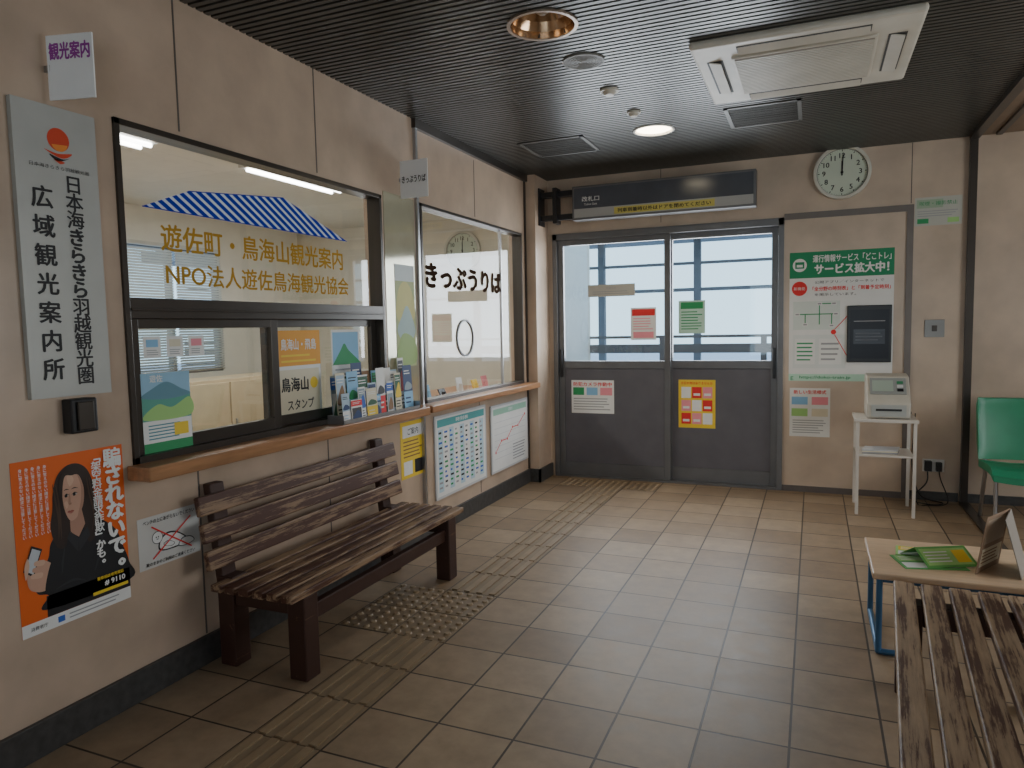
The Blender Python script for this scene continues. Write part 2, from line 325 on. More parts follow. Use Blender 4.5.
# ---------------------------------------------------------------- window_1
y0,y1,z0,z1=W1
win=empty('window_1',(LX,y0,z0),kind=S)
b=B(); f=.024
for a in ((y0,y0+f,z0,z1),(y1-f,y1,z0,z1),(y0,y1,z1-f,z1),(y0,y1,z0,z0+.03)): b.box(LX-.08,a[0],a[2],LX+.012,a[1],a[3],bronze)
zt0,zt1=lz(1.515),lz(1.595); b.box(LX-.09,y0+f,zt0,LX+.012,y1-f,zt1,bronze); b.box(LX+.012,y0+f,zt0+.03,LX+.02,y1-f,zt0+.040,bronze)
finish(b,'window_frame',parent=win,bevel=.002)
b=B(); b.quadx(LX-.04,y0+f,y1-f,zt1,z1-f,glass); finish(b,'window_pane',parent=win)
ym=ly(2.72)
for k,(a0,a1,x) in enumerate(((y0+f,ym+.03,LX-.03),(ym-.03,y1-f,LX-.062))):
    b=B(); t=.05
    for a in ((a0,a0+t,z0+.03,zt0),(a1-t,a1,z0+.03,zt0),(a0+t,a1-t,zt0-.04,zt0),(a0+t,a1-t,z0+.03,z0+.085)): b.box(x-.015,a[0],a[2],x+.015,a[1],a[3],bronze)
    sa=finish(b,'sash',parent=win,bevel=.002)
    b=B(); b.quadx(x,a0+t,a1-t,z0+.085,zt0-.04,glassd); finish(b,'window_pane',parent=sa,off=win.location)
gx=LX-.0395
p=Pan((gx,0,0),(0,1,0),(0,0,1),1,1,None,.0005)
p.text('遊佐町・鳥海山観光案内',ly(2.72),lz(1.845),gold,hh=.112,ww=ly(1.20),bold=.022)
p.text('NPO法人遊佐鳥海観光協会',ly(2.75),lz(1.70),gold,hh=.098,ww=ly(1.23),bold=.02)
finish(p,'lettering',parent=win,label='gold vinyl lettering on the glass')
p=Pan((gx,0,0),(0,1,0),(0,0,1),1,1,None,.0005)
awb=P('vinyl_awning_blue',.010,.035,.42,1.,spec=.05); aww=P('vinyl_awning_white',.68,.74,.84,1.,spec=.05)
def clip(poly,n,d,sgn):
    out=[]
    for i in range(len(poly)):
        a,c=poly[i],poly[(i+1)%len(poly)]; da=sgn*(a[0]*n[0]+a[1]*n[1]-d); dc=sgn*(c[0]*n[0]+c[1]*n[1]-d)
        if da>=0: out.append(a)
        if (da>=0)!=(dc>=0): t=da/(da-dc); out.append((a[0]+(c[0]-a[0])*t,a[1]+(c[1]-a[1])*t))
    return out
quad=[(ly(2.04),lz(1.955)),(ly(3.37),lz(1.955)),(ly(2.86),lz(2.115)),(ly(2.27),lz(2.05))]
nx=Vector((lz(2.115)-lz(1.955),ly(3.37)-ly(2.86))).normalized()
nx=Vector((.52,.85)).normalized(); ds=[q[0]*nx.x+q[1]*nx.y for q in quad]; d=min(ds); k=0; st=.0165
while d<max(ds):
    q=clip(clip(quad,nx,d,1),nx,d+(st*1.15 if k%2==0 else st*.85),-1)
    if len(q)>2: p.poly(q,awb if k%2==0 else aww,1)
    d+=st*1.15 if k%2==0 else st*.85; k+=1
p.line(*quad[0],*quad[1],.004,awb,2); p.line(*quad[2],*quad[3],.004,awb,2)
finish(p,'awning_graphic',parent=win,label='blue and white striped awning graphic on the glass')
def paper(y0,y1,z0,z1,base,x,name,label,cat,fn,**k):
    p=onleft(y0,y1,z0,z1,base,x,.001); fn(p); thing(p,name,label,cat,**k)
G1=LX-.0295; G2=LX-.0615
def f1(p):
    p.rect(0,.70,1,1,P('poster_sky',.30,.52,.70)); p.blob([(-.0,.70),(.2,.80),(.5,.88),(.8,.78),(1,.70),(.5,.66)],P('hill_blue',.12,.28,.36),2); p.rect(0,.40,1,.70,P('field_teal',.10,.36,.28),1); p.blob([(.02,.42),(.3,.6),(.6,.55),(.98,.66),(.98,.42)],lgreen,2)
    p.rect(.0,.0,1,.12,green,1); p.text('遊佐',.30,.93,white,hh=p.h*.09,bold=.02); p.lines(.1,.9,.15,.36,5,P('poster_teal_text',.05,.25,.3)); p.rect(.62,.18,.92,.34,yellow,3)
paper(1.965,2.20,.985,1.30,white,LX-.0145,'poster','tall blue and green landscape poster on the sliding window','poster',f1)
for i in range(3):
    paper(2.00+.11*i,2.08+.11*i,1.36,1.445,white,G1,'notice','small white paper notice taped inside the sliding window','notice',lambda p:(p.rect(.15,.5,.85,.85,[lblue,cream,pink][i%3]),p.lines(.15,.85,.1,.4,3,gray)),group='small window notices')
yor=P('ink_yellow_orange',.80,.36,.025)
def f2(p):
    p.rect(0,.62,1,1,yor); p.text('鳥海山・飛島',.5,.85,white,ww=p.w*.8,hh=p.h*.12,bold=.02); p.lines(.1,.9,.64,.76,2,yellow); p.rect(.05,.05,.95,.58,cream,1); p.text('鳥海山',.38,.42,black,ww=p.w*.6,hh=p.h*.15,bold=.03); p.text('スタンプ',.5,.2,black,ww=p.w*.6,hh=p.h*.11,bold=.02); p.ell(.82,.42,p.w*.09,yellow,3)
paper(2.78,3.12,.985,1.46,white,G2,'poster','yellow-orange and cream poster about a mountain on the sliding window','poster',f2)
def f3(p): p.rect(.04,.3,.96,.95,lblue,1); p.blob([(.04,.32),(.3,.58),(.45,.72),(.6,.58),(.96,.36),(.96,.3),(.04,.3)],green,2); p.lines(.1,.9,.05,.25,2,gray)
paper(3.22,3.48,1.18,1.46,white,G2,'poster','small blue mountain landscape poster on the sliding window','poster',f3)
def f4(p):
    p.rect(0,0,1,1,P('meadow_pale',.42,.48,.20),1); p.rect(0,.84,1,1,P('sky_pale',.60,.66,.66),2); p.blob([(.02,.5),(.15,.75),(.5,.84),(.85,.74),(.98,.5),(.5,.4)],P('meadow_yellow',.60,.56,.18),2)
    p.blob([(.05,.35),(.3,.5),(.55,.6),(.8,.5),(.97,.33),(.5,.22)],P('field_blue',.36,.50,.48),3); p.blob([(.02,.05),(.3,.32),(.95,.25),(.95,.03)],P('field_green',.30,.45,.13),4)
paper(3.79,4.02,1.22,1.86,white,LX+.0035,'poster','pale yellow-green meadow poster on the panel between windows','poster',f4)
# ---------------------------------------------------------------- window_2
y0,y1,z0,z1=W2
win=empty('window_2',(LX,y0,z0),kind=S)
b=B(); f=.022
for a in ((y0,y0+f,z0,z1),(y1-f,y1,z0,z1),(y0,y1,z1-f,z1),(y0,y1,z0,z0+.025)): b.box(LX-.08,a[0],a[2],LX+.01,a[1],a[3],bronze)
b.box(LX-.055,5.66,z0,LX-.03,5.675,z1,steel)
finish(b,'window_frame',parent=win,bevel=.002)
b=B(); b.quadx(LX-.042,y0+f,y1-f,z0+.025,z1-f,glass); finish(b,'window_pane',parent=win)
b=B(); b.ring((LX-.045,4.96,1.38),(1,0,0),.13,.145,.012,blackp); finish(b,'speaking_hole',parent=win,label='round black-rimmed speaking hole')
p=Pan((gx,0,0),(0,1,0),(0,0,1),1,1,None,.0005)
vbl=P('vinyl_dark_brown',.035,.018,.010,1.,spec=.05)
p.text('きっぷうりば',ly(4.88),lz(1.825),vbl,hh=.170,ww=1.30,bold=.055); finish(p,'lettering',parent=win,label='dark brown lettering on the glass')
e=empty('ticket_counter',(-2.85,5.1,0),label='wooden inner ticket counter behind the glass',category='counter')
b=B(); b.box(-3.1,4.25,.88,-2.59,6.0,.92,shelfw); finish(b,'countertop',parent=e,bevel=.003)
b=B(); b.box(-3.05,4.3,0,-2.62,5.95,.88,officet); finish(b,'body',parent=e)
for i,(yy,hh,m) in enumerate(((4.5,.07,white),(4.75,.10,lblue),(5.0,.05,blackp),(5.3,.12,whitep),(5.6,.08,yellow),(5.8,.10,pink))):
    b=B(); b.box(-2.77,yy-.05,.92,-2.67,yy+.05,.925,m); b.prism((-2.74,yy-.05,.925+hh/2),(-2.74,yy+.05,.925+hh/2),(.006,0,0),(-.012,0,hh/2),m); b.box(-2.72,yy-.04,.925,-2.69,yy-.03,.925+hh*.6,m)
    finish(b,'card_holder',loc=(-2.72,yy,.92),label='small desk card holder on the ticket counter',category='card holder',group='items on the ticket counter')
# ---------------------------------------------------------------- outside shelves
b=B(); b.box(LX,1.925,.885,-2.335,4.10,.943,shelfw); finish(b,'counter_shelf',loc=(LX,1.925,.885),bevel=.006,label='long varnished wooden shelf under the tourist office window',category='shelf')
b=B(); b.box(LX,4.12,.895,-2.33,6.15,.943,shelfw); finish(b,'counter_shelf',loc=(LX,4.12,.895),bevel=.006,label='varnished wooden shelf under the ticket window',category='shelf')
zs=.943
rack=B()
rack.box(LX+.012,3.16,zs+.001,LX+.118,3.98,zs+.004,steel)
for yy in (3.16,3.976): rack.box(LX+.012,yy,zs+.004,LX+.118,yy+.004,zs+.05,steel)
rack.box(LX+.114,3.16,zs+.004,LX+.118,3.98,zs+.022,steel)
finish(rack,'brochure_rack',loc=(LX+.06,3.57,zs),label='low wire brochure rack on the wooden shelf',category='rack')
dkb=P('brochure_navy',.02,.05,.16); dkg=P('brochure_forest',.03,.12,.06); pho=P('brochure_photo',.28,.36,.42); phs=P('brochure_sky',.42,.55,.66); dgy=P('brochure_charcoal',.05,.05,.055)
cols=[(pho,blue,white),(white,dkg,blue),(dkb,lblue,pho),(cream,brown,phs),(white,blue,pho),(dkg,lgreen,white),(phs,white,dkb),(dgy,white,pho),(lblue,white,green),(cream,yellow,dkg),(dkb,phs,white),(white,red,dgy)]
for row,(n,dx,hb) in enumerate(((8,.026,.30),(8,.060,.245),(5,.092,.16))):
    for i in range(n):
        c=cols[(i*5+row*3)%12]; x=LX+dx+.003*(i%2); span=.80 if row<2 else .42; yy=3.175+i*(span-.115)/(n-1); w=random.choice((.07,.085,.105)); hh=hb+random.uniform(-.06,.035)
        p=Pan((x+.012,yy,zs+.0055),(random.uniform(-.015,.015),1,0),(-.05,0,1),w,hh,c[0],.0016)
        k=(i+row)%3
        if k==0: p.rect(.0,.70,1,.96,c[1]); p.rect(.08,.08,.92,.62,c[2] if c[2]!=c[0] else c[1]); p.blob([(.12,.12),(.3,.35),(.6,.5),(.88,.3),(.8,.12)],[dkg,dkb,brown][i%3],2)
        elif k==1: p.rect(.06,.35,.94,.95,c[2]); p.blob([(.08,.37),(.3,.6),(.7,.75),(.92,.5),(.9,.37)],c[1],2); p.lines(.1,.9,.08,.3,3,black)
        else: p.rect(0,0,1,.4,c[1]); p.blob([(.1,.45),(.4,.62),(.9,.55),(.85,.45)],c[2],2); p.lines(.15,.85,.1,.3,2,c[0],l=2)
        p.lines(.12,.88,.78,.90,2,white if c[1]!=white else black,l=3)
        thing(p,'brochure','upright folded tourist brochure in the shelf rack','brochure',group='brochures on the wooden shelf')
# ---------------------------------------------------------------- left wall signs
p=onleft(1.525,1.815,1.245,2.225,signm,thick=.02); w,h=p.w,p.h
emo=P('emblem_red',.62,.05,.01,.4); emy=P('emblem_orange',.8,.25,.03,.4)
p.ell(.52,.890,.040,emo,1); p.ell(.53,.880,.030,emy,2,n=24,t0=math.pi*1.1,t1=math.pi*2)
p.blob([(.34,.850),(.50,.842),(.68,.850),(.55,.828)],emo,3); p.blob([(.40,.836),(.55,.826),(.64,.832),(.5,.816)],black,3); p.blob([(.45,.824),(.58,.816),(.52,.808)],emo,3)
p.text('日本海きらきら羽越観光圏',.52,.793,black,ww=w*.72,hh=.014)
p.vtext('日本海きらきら羽越観光圏',.67,.04,.775,black,.068,bold=.045); p.vtext('広域観光案内所',.28,.05,.735,black,.080,bold=.055)
thing(p,'wall_sign','tall silver sign board with red sun emblem and black vertical lettering','sign')
e=empty('wall_phone',(LX,ly(1.68),lz(1.11)),label='small black handset box mounted below the silver sign',category='wall phone')
b=B(); b.box(LX,ly(1.635),lz(1.115),LX+.05,ly(1.735),lz(1.235),blackp); finish(b,'body',parent=e,bevel=.006)
b=B(); b.box(LX+.05,ly(1.655),lz(1.125),LX+.062,ly(1.715),lz(1.225),bronze); finish(b,'panel',parent=e,bevel=.004)
# orange poster
p=onleft(1.45,1.855,.455,1.045,orange,thick=.0012); w,h=p.w,p.h
jack=P('print_black_jacket',.010,.010,.012); sk2=P('print_skin_shade',.44,.24,.165); sk3=P('print_skin_light',.66,.42,.30); hr2=P('print_hair_highlight',.065,.034,.02); jk2=P('print_jacket_fold',.022,.022,.026)
p.rect(0,0,1,.075,white,1)
p.du=-.045
p.rect(.26,.076,1.045,.2,jack,2)
p.blob([(.26,.12),(1.045,.12),(1.045,.24),(.99,.36),(.93,.47),(.80,.555),(.66,.585),(.54,.58),(.42,.56),(.33,.50),(.30,.42),(.24,.36),(.17,.30),(.19,.23),(.28,.20)],jack,2)
p.blob([(.38,.30),(.42,.40),(.46,.50),(.44,.42),(.41,.31)],jk2,3); p.blob([(.70,.25),(.76,.38),(.80,.48),(.78,.36)],jk2,3); p.blob([(.34,.22),(.5,.25),(.62,.21),(.5,.235)],jk2,3)
p.blob([(.375,.47),(.335,.58),(.36,.69),(.375,.79),(.42,.88),(.51,.93),(.61,.93),(.69,.885),(.735,.80),(.745,.70),(.785,.60),(.77,.50),(.67,.44),(.62,.54),(.50,.54),(.45,.45)],hair,3)
for (a,c) in ((.70,.015),(.725,.03),(.395,.0),(.42,-.01)): p.blob([(a,.50),(a+.02+c,.61),(a+.005,.73),(a-.02,.84),(a-.012,.74),(a+.005+c,.61)],hr2,4)
p.poly([(.505,.53),(.505,.64),(.615,.66),(.64,.56),(.575,.49)],sk2,4)
p.blob([(.452,.75),(.452,.80),(.472,.862),(.53,.892),(.60,.87),(.642,.80),(.646,.73),(.625,.665),(.575,.615),(.525,.597),(.490,.618),(.462,.68)],skin,5)
p.blob([(.595,.87),(.642,.80),(.646,.73),(.625,.665),(.575,.615),(.612,.70),(.622,.79)],sk2,6)
p.blob([(.465,.71),(.485,.72),(.50,.70),(.482,.675)],sk3,6); p.blob([(.50,.862),(.54,.87),(.56,.835),(.52,.805)],sk3,6)
for ex,q in ((.487,.8),(.560,1.)):
    p.blob([(ex-.022*q,.752),(ex,.760),(ex+.024*q,.753),(ex,.746)],P('eye_white',.5,.45,.42),7); p.ell(ex-.004,.752,.0055,black,8,n=14); p.blob([(ex-.026*q,.753),(ex,.766),(ex+.028*q,.755),(ex,.760)],black,8)
    p.blob([(ex-.03*q,.785),(ex,.794),(ex+.034*q,.785),(ex,.788)],hair,8)
p.blob([(.512,.765),(.500,.715),(.500,.70),(.514,.694),(.529,.70),(.521,.715),(.521,.74)],sk2,7); p.blob([(.504,.70),(.513,.702),(.524,.70),(.514,.698)],brown,8)
p.blob([(.484,.655),(.502,.662),(.514,.659),(.527,.662),(.546,.655),(.515,.652)],P('print_lips_dark',.34,.08,.06),8); p.blob([(.487,.653),(.515,.651),(.543,.653),(.517,.642)],P('print_lips',.42,.14,.11),8)
p.blob([(.440,.69),(.422,.80),(.45,.875),(.53,.918),(.63,.895),(.668,.83),(.668,.72),(.645,.81),(.60,.865),(.54,.868),(.485,.87),(.458,.81)],hair,9)
p.poly([(.50,.54),(.575,.48),(.56,.40),(.47,.50)],jk2,4); p.poly([(.575,.48),(.66,.54),(.68,.48),(.57,.40)],jk2,4)
p.blob([(.13,.27),(.24,.235),(.33,.27),(.36,.34),(.29,.40),(.20,.42),(.12,.36)],skin,5); p.blob([(.26,.22),(.38,.26),(.40,.37),(.33,.40),(.27,.30)],jack,6)
p.poly([(.085,.38),(.165,.335),(.25,.48),(.165,.515)],black,6); p.poly([(.10,.385),(.163,.35),(.235,.472),(.168,.50)],P('phone_shine',.55,.58,.62),7)
for i in range(4): p.blob([(.13+.016*i,.295+.034*i),(.21+.012*i,.285+.034*i),(.23+.012*i,.302+.034*i),(.215+.012*i,.316+.034*i),(.135+.016*i,.318+.034*i)],[skin,sk3][i%2],8)
p.blob([(.10,.33),(.135,.40),(.125,.45),(.095,.40)],sk3,8)
p.du=0.
p.vtext('騙されないで。',.885,.20,.985,white,.078,l=12,bold=.06); p.vtext('「架空料金請求詐欺」かも。',.725,.27,.975,white,.040,l=12,bold=.05)
for i in range(5): p.vtext('身に覚えのない請求に注意してください',.27-.050*i,.56,.96,white,.0135,l=8,bold=.02)
p.text('# 9110',.84,.155,white,ww=.085,hh=.021,l=12,bold=.04); p.text('警察相談専用電話',.80,.195,yellow,ww=.11,hh=.013,l=12,bold=.02); p.rect(.62,.100,.97,.120,yellow,12)
p.text('消費者庁',.14,.038,black,hh=.014); p.rect(.3,.02,.36,.055,blue,2); p.lines(.4,.9,.015,.06,2,gray,l=2)
thing(p,'poster','orange fraud warning poster with dark-haired woman in black','poster')
p=onleft(1.90,2.195,.535,.74,P('paper_grayish',.62,.61,.58),thick=.001); w,h=p.w,p.h
p.text('ベンチの上にあがらないでください',.5,.90,black,ww=w*.84,hh=.018,bold=.02); p.text('靴のままのご利用はご遠慮ください',.5,.08,black,ww=w*.8,hh=.015,bold=.02)
# rounded reclining figure
def bl2(pts,l=2):
    cx=sum(q[0] for q in pts)/len(pts); cy=sum(q[1] for q in pts)/len(pts)
    p.blob(pts,black,l); p.blob([(cx+(u-cx)*.90,cy+(v-cy)*.84) for u,v in pts],white,l+1)
bl2([(.30,.34),(.33,.50),(.44,.60),(.58,.58),(.70,.48),(.78,.36),(.72,.27),(.5,.25),(.36,.27)])
bl2([(.62,.28),(.70,.40),(.84,.38),(.90,.28),(.80,.23),(.68,.23)],4)
p.ell(.29,.56,.026,black,5); p.ell(.29,.56,.0235,white,6); p.ell(.27,.57,.003,black,7); p.ell(.305,.57,.003,black,7); p.line(.275,.53,.305,.53,.003,black,7)
bl2([(.38,.40),(.46,.44),(.56,.36),(.52,.31),(.42,.34)],6)
p.line(.20,.80,.84,.17,.006,red,10); p.line(.84,.80,.20,.17,.006,red,11)
thing(p,'notice','white laminated notice with a red cross over a reclining figure','notice')
def table(y0,y1,z0,z1,head,label,bodyc,alt):
    p=onleft(y0,y1,z0,z1,lgray,x=LX+.003,thick=.010); w,h=p.w,p.h; p.rect(.025,.03,.975,.97,white,1); p.rect(.04,.86,.96,.95,head,2); p.text('時刻表',.5,.905,white if head!=white else black,hh=.03,ww=.2,bold=.02)
    for c in range(9):
        u=.05+c*.1; p.rect(u,.08,u+.085,.83,bodyc if c%2==0 else white,2)
        for r in range(12):
            v=.79-r*.06; p.rect(u+.01,v-.012,u+.06+random.uniform(-.02,.01),v+.012,[blue,gray,black,alt][random.randrange(4)],3)
    thing(p,'timetable_board',label,'timetable')
table(4.22,5.04,.27,.855,teal,'blue and green printed timetable in a thin metal frame',P('tint_blue',.50,.66,.74),green)
p=onleft(5.14,5.93,.27,.825,lgray,x=LX+.003,thick=.010); w,h=p.w,p.h; p.rect(.025,.03,.975,.97,white,1); p.rect(.05,.85,.95,.94,P('tint_green',.35,.6,.45),2); p.text('運賃表',.5,.895,white,hh=.03,bold=.01)
for i in range(7): p.line(.08,.2+.09*i,.92,.2+.09*i,.004,lgray,2)
pts=[(.1,.3),(.25,.45),(.4,.45),(.55,.6),(.7,.6),(.9,.75)]
for a,c in zip(pts,pts[1:]): p.line(*a,*c,.008,red,3)
for a in pts: p.ell(*a,.018,white,4); p.ell(*a,.012,red,5)
p.lines(.55,.92,.08,.35,6,gray,l=3)
thing(p,'fare_board','white fare map board with red route line in thin frame','fare board')
p=onleft(3.80,4.10,.50,.865,yellow,thick=.001); p.rect(.08,.72,.92,.93,white,2); p.text('ご案内',.5,.82,black,hh=p.h*.12,bold=.01); p.lines(.1,.9,.35,.68,5,brown); p.rect(.1,.06,.45,.3,white,2); p.rect(.55,.06,.9,.3,black,2)
thing(p,'poster','yellow information poster with black and white blocks','poster')
pwb=P('paper_white_bright',.9,.9,.9)
def proj(x0,y,z0,w,h,angle,draw,label,m=white):
    e=empty('hanging_sign',(LX,y,z0),label=label,category='sign')
    U=(math.cos(angle),math.sin(angle),0)
    p=Pan((x0,y,z0),U,(0,0,1),w,h,m,.006); draw(p); finish(p,'sign_face',parent=e)
    b=B(); b.box(LX,y-.004,z0+h*.45,x0+.01,y+.004,z0+h*.55,steel); finish(b,'bracket',parent=e)
def d1(p): p.text('観光案内',.5,.75,purple,ww=p.w*.88,hh=p.h*.26,bold=.04)
proj(LX+.02,1.71,2.265,.175,.215,.25,d1,'small white hanging sign with purple lettering near the ceiling',pwb)
def d2(p): p.text('きっぷうりば',.5,.5,black,ww=p.w*.86,hh=p.h*.18,bold=.03)
proj(LX+.01,4.0,2.29,.20,.235,0,d2,'small white paper sign with black lettering projecting from wall',pwb)
# ---------------------------------------------------------------- door_1
x0,x1,z0,z1=DOOR
dr=empty('door_1',((x0+x1)/2,DY,0),kind=S)
b=B(); f=.045
for a in ((x0,x0+f,0,z1),(x1-f,x1,0,z1),(x0,x1,z1-.06,z1),(x0+f,x1-f,0,.02)): b.box(a[0],DY-.02,a[2],a[1],DY+.12,a[3],alum)
finish(b,'door_frame',parent=dr,bevel=.002)
xm=bx(-1.205)
for k,(a0,a1,yy) in enumerate(((x0+f,xm+.035,DY+.025),(xm-.01,x1-f,DY+.075))):
    g0,g1=bz(1.13),bz(2.20); t=.055; b=B()
    for a in ((a0,a0+t,.02,z1-.06),(a1-t,a1,.02,z1-.06),(a0+t,a1-t,g1,z1-.06),(a0+t,a1-t,g0-.07,g0),(a0+t,a1-t,.02,.14)): b.box(a[0],yy-.018,a[2],a[1],yy+.018,a[3],alum)
    b.box(a0+t,yy-.008,.14,a1-t,yy+.008,g0-.07,alud)
    lf=finish(b,'door_leaf',parent=dr,bevel=.002)
    b=B(); b.quady(yy,a0+t,a1-t,g0,g1,glass); finish(b,'window_pane',parent=lf,off=dr.location)
    hx=a0+t/2 if k==0 else a1-t/2
    b=B(); b.box(hx-.012,yy-.05,bz(.98),hx+.012,yy-.035,bz(1.24),blackp); b.box(hx-.01,yy-.036,bz(1.0),hx+.01,yy-.018,bz(1.02),blackp); b.box(hx-.01,yy-.036,bz(1.2),hx+.01,yy-.018,bz(1.22),blackp)
    finish(b,'handle',parent=lf,off=dr.location,bevel=.003)
def dpost(x0,x1,z0,z1,base,y,label,fn,name='notice',cat='notice'):
    p=onback(x0,x1,z0,z1,base,y,.001); fn(p); thing(p,name,label,cat)
GL=DY+.0245; GR=DY+.0745
dpost(-1.93,-1.49,1.72,1.83,P('paper_beige',.5,.48,.42),GL,'wide beige paper notice taped on the door glass',lambda p:(p.text('お知らせ',.5,.7,gray,hh=p.h*.2),p.lines(.1,.9,.15,.5,2,gray)))
dpost(-1.53,-1.30,1.32,1.61,white,GL,'white and pink notice on the door glass',lambda p:(p.rect(.05,.75,.95,.95,red,1),p.lines(.1,.9,.3,.7,5,pink),p.rect(.1,.06,.9,.25,pink,1)))
dpost(-1.11,-.88,1.37,1.66,P('paper_mint',.5,.72,.6),GR,'pale green notice on the door glass',lambda p:(p.rect(.08,.75,.92,.95,green,1),p.lines(.1,.9,.1,.7,7,green)))
dpost(-2.10,-1.69,.64,.95,white,DY+.017,'white notice with red heading on the lower door panel',lambda p:(p.text('防犯カメラ作動中',.5,.88,red,ww=p.w*.9,hh=p.h*.12,bold=.02),p.rect(.04,.55,.3,.78,green,1),p.rect(.36,.55,.62,.78,lblue,1),p.rect(.68,.55,.96,.78,pink,1),p.lines(.05,.95,.08,.48,5,gray)))
def f5(p):
    p.text('お忘れ物はありませんか',.5,.93,red,ww=p.w*.85,hh=p.h*.06,bold=.01)
    for i in range(3):
        for j in range(3): p.rect(.08+.29*i,.08+.27*j,.34+.29*i,.31+.27*j,[red,pink,white][(i+j)%3],2); p.rect(.12+.29*i,.13+.27*j,.30+.29*i,.18+.27*j,white,3)
dpost(-1.11,-.79,.53,.96,yellow,DY+.067,'yellow notice with pink and red picture grid on door panel',f5)
e=empty('door_sign',(bx(-1.3),DY-.2,bz(2.42)),label='long grey-navy sign box above door on black bracket',category='sign')
sx0,sx1,sz0,sz1=-2.03,-.45,2.41,2.71; sy=6.24
b=B(); b.box(sx0,sy,sz0,sx1,sy+.12,sz1,alum); finish(b,'sign_box',parent=e,bevel=.005)
p=Pan((sx0+.02,sy-.001,sz0+.02),(1,0,0),(0,0,1),sx1-sx0-.04,sz1-sz0-.04,darksign,.002)
p.rect(.0,.0,1,.30,P('sign_pale_band',.40,.40,.39),1); p.text('改札口',.10,.62,white,hh=.045,ww=.16,bold=.01); p.text('Ticket Gate',.10,.44,white,hh=.018,ww=.12)
p.rect(.24,.03,.80,.26,P('strip_dull_yellow',.58,.50,.12),2); p.text('列車到着時以外はドアを閉めてください',.52,.145,black,ww=.80,hh=.035,bold=.03)
finish(p,'sign_face',parent=e)
b=B(); b.box(-2.36,sy+.03,sz0+.02,sx0,sy+.09,sz0+.07,blackp); b.box(-2.36,sy+.03,sz1-.07,sx0,sy+.09,sz1-.02,blackp); b.box(sx0-.19,sy+.0,sz0-.01,sx0-.15,sy+.12,sz1+.01,blackp); b.box(-2.36,sy,sz0-.02,-2.345,sy+.14,sz1+.02,blackp); finish(b,'bracket',parent=e,bevel=.003)
b=B(); gpt=mat('gray_panel_trim',(.17,.145,.13),.4,.3)
for a in ((bx(.655),bx(.70),0,bz(2.34)),(bx(-.235),bx(.655),bz(2.29),bz(2.34))): b.box(a[0],DY-.012,a[2],a[1],DY,a[3],gpt)
b.box(bx(-.235),DY-.012,0,bx(.655),DY,.05,jointm)
finish(b,'trim_5',kind=S)
# green poster
p=onback(-.19,.575,.965,2.02,white,thick=.0015); w,h=p.w,p.h
gr=P('poster_green',.010,.26,.11); p.rect(0,.80,1,1,gr,1); p.rect(0,0,1,.055,P('poster_pale_green',.5,.75,.6),1)
p.ell(.10,.90,.055,white,2); p.rect(.055,.875,.145,.925,gr,3); p.rect(.07,.885,.13,.905,white,4)
p.text('運行情報サービス「どこトレ」',.6,.945,white,ww=w*.74,hh=h*.055,bold=.03); p.text('サービス拡大中！',.6,.865,white,ww=w*.7,hh=h*.075,bold=.05)
p.ell(.10,.72,.06,red,2); p.text('新機能',.10,.72,white,hh=h*.025,ww=.09)
p.text('公開アプリ／インターネットで',.58,.765,black,ww=w*.66,hh=h*.022); p.text('「全分野の時刻表」と「到着予定時刻」',.6,.715,red,ww=w*.74,hh=h*.033,bold=.03); p.text('を掲示しています。',.45,.67,black,ww=w*.4,hh=h*.022)
mg1=P('map_gray',.66,.72,.68); p.rect(.04,.40,.50,.62,mg1,1); p.rect(.04,.10,.56,.36,P('map_gray2',.72,.75,.73),1)
for (a,bb) in (((.08,.52),(.46,.52)),((.16,.52),(.16,.44)),((.30,.60),(.30,.44)),((.30,.60),(.44,.60)),((.42,.52),(.42,.43))): p.line(*a,*bb,.008,green,3)
for a in ((.08,.52),(.16,.44),(.3,.6),(.44,.6),(.42,.43),(.46,.52)): p.rect(a[0]-.025,a[1]-.012,a[0]+.025,a[1]+.012,white,4); p.rect(a[0]-.018,a[1]-.006,a[0]+.018,a[1]+.006,gray,5)
p.rect(.06,.13,.26,.33,white,2); p.lines(.08,.24,.15,.31,5,green,l=3); p.rect(.30,.13,.52,.33,white,2); p.lines(.32,.5,.15,.31,4,gray,l=3)
p.line(.45,.40,.57,.50,.006,red,6); p.line(.45,.36,.57,.20,.006,red,6); p.ell(.44,.38,.02,red,6)
p.text('Ｅ',.035,.02,green,hh=.03,bold=.03)
p.text('https://doko-train.jp',.36,.027,green,ww=w*.5,hh=.03,bold=.02)
thing(p,'poster','large green and white train information service poster','poster')
e=empty('wall_tablet',(bx(.41),DY,bz(1.12)),label='black framed tablet screen fixed over the green poster',category='tablet')
b=B(); b.box(bx(.245),DY-.022,bz(1.12),bx(.565),DY-.0025,bz(1.575),blackp); finish(b,'body',parent=e,bevel=.006)
p=onback(.265,.545,1.15,1.54,P('screen_dark',.012,.013,.02,.3,spec=.3),y=DY-.0222); p.rect(.1,.76,.9,.775,gray,1); p.rect(.1,.3,.9,.6,P('screen_mid',.03,.035,.05,.3),1); p.lines(.15,.85,.35,.55,3,P('screen_text',.12,.13,.15)); finish(p,'screen',parent=e)
dpost(-.18,.13,.50,.905,white,DY-.0005,'white notice with pink heading and small pictures',lambda p:(p.text('新しい生活様式',.5,.92,red,ww=p.w*.8,hh=p.h*.08,bold=.02),p.rect(.05,.66,.45,.82,lblue,1),p.rect(.55,.66,.95,.82,pink,1),p.rect(.05,.42,.45,.58,lgreen,1),p.rect(.55,.42,.95,.58,cream,1),p.lines(.08,.92,.06,.36,6,gray)))
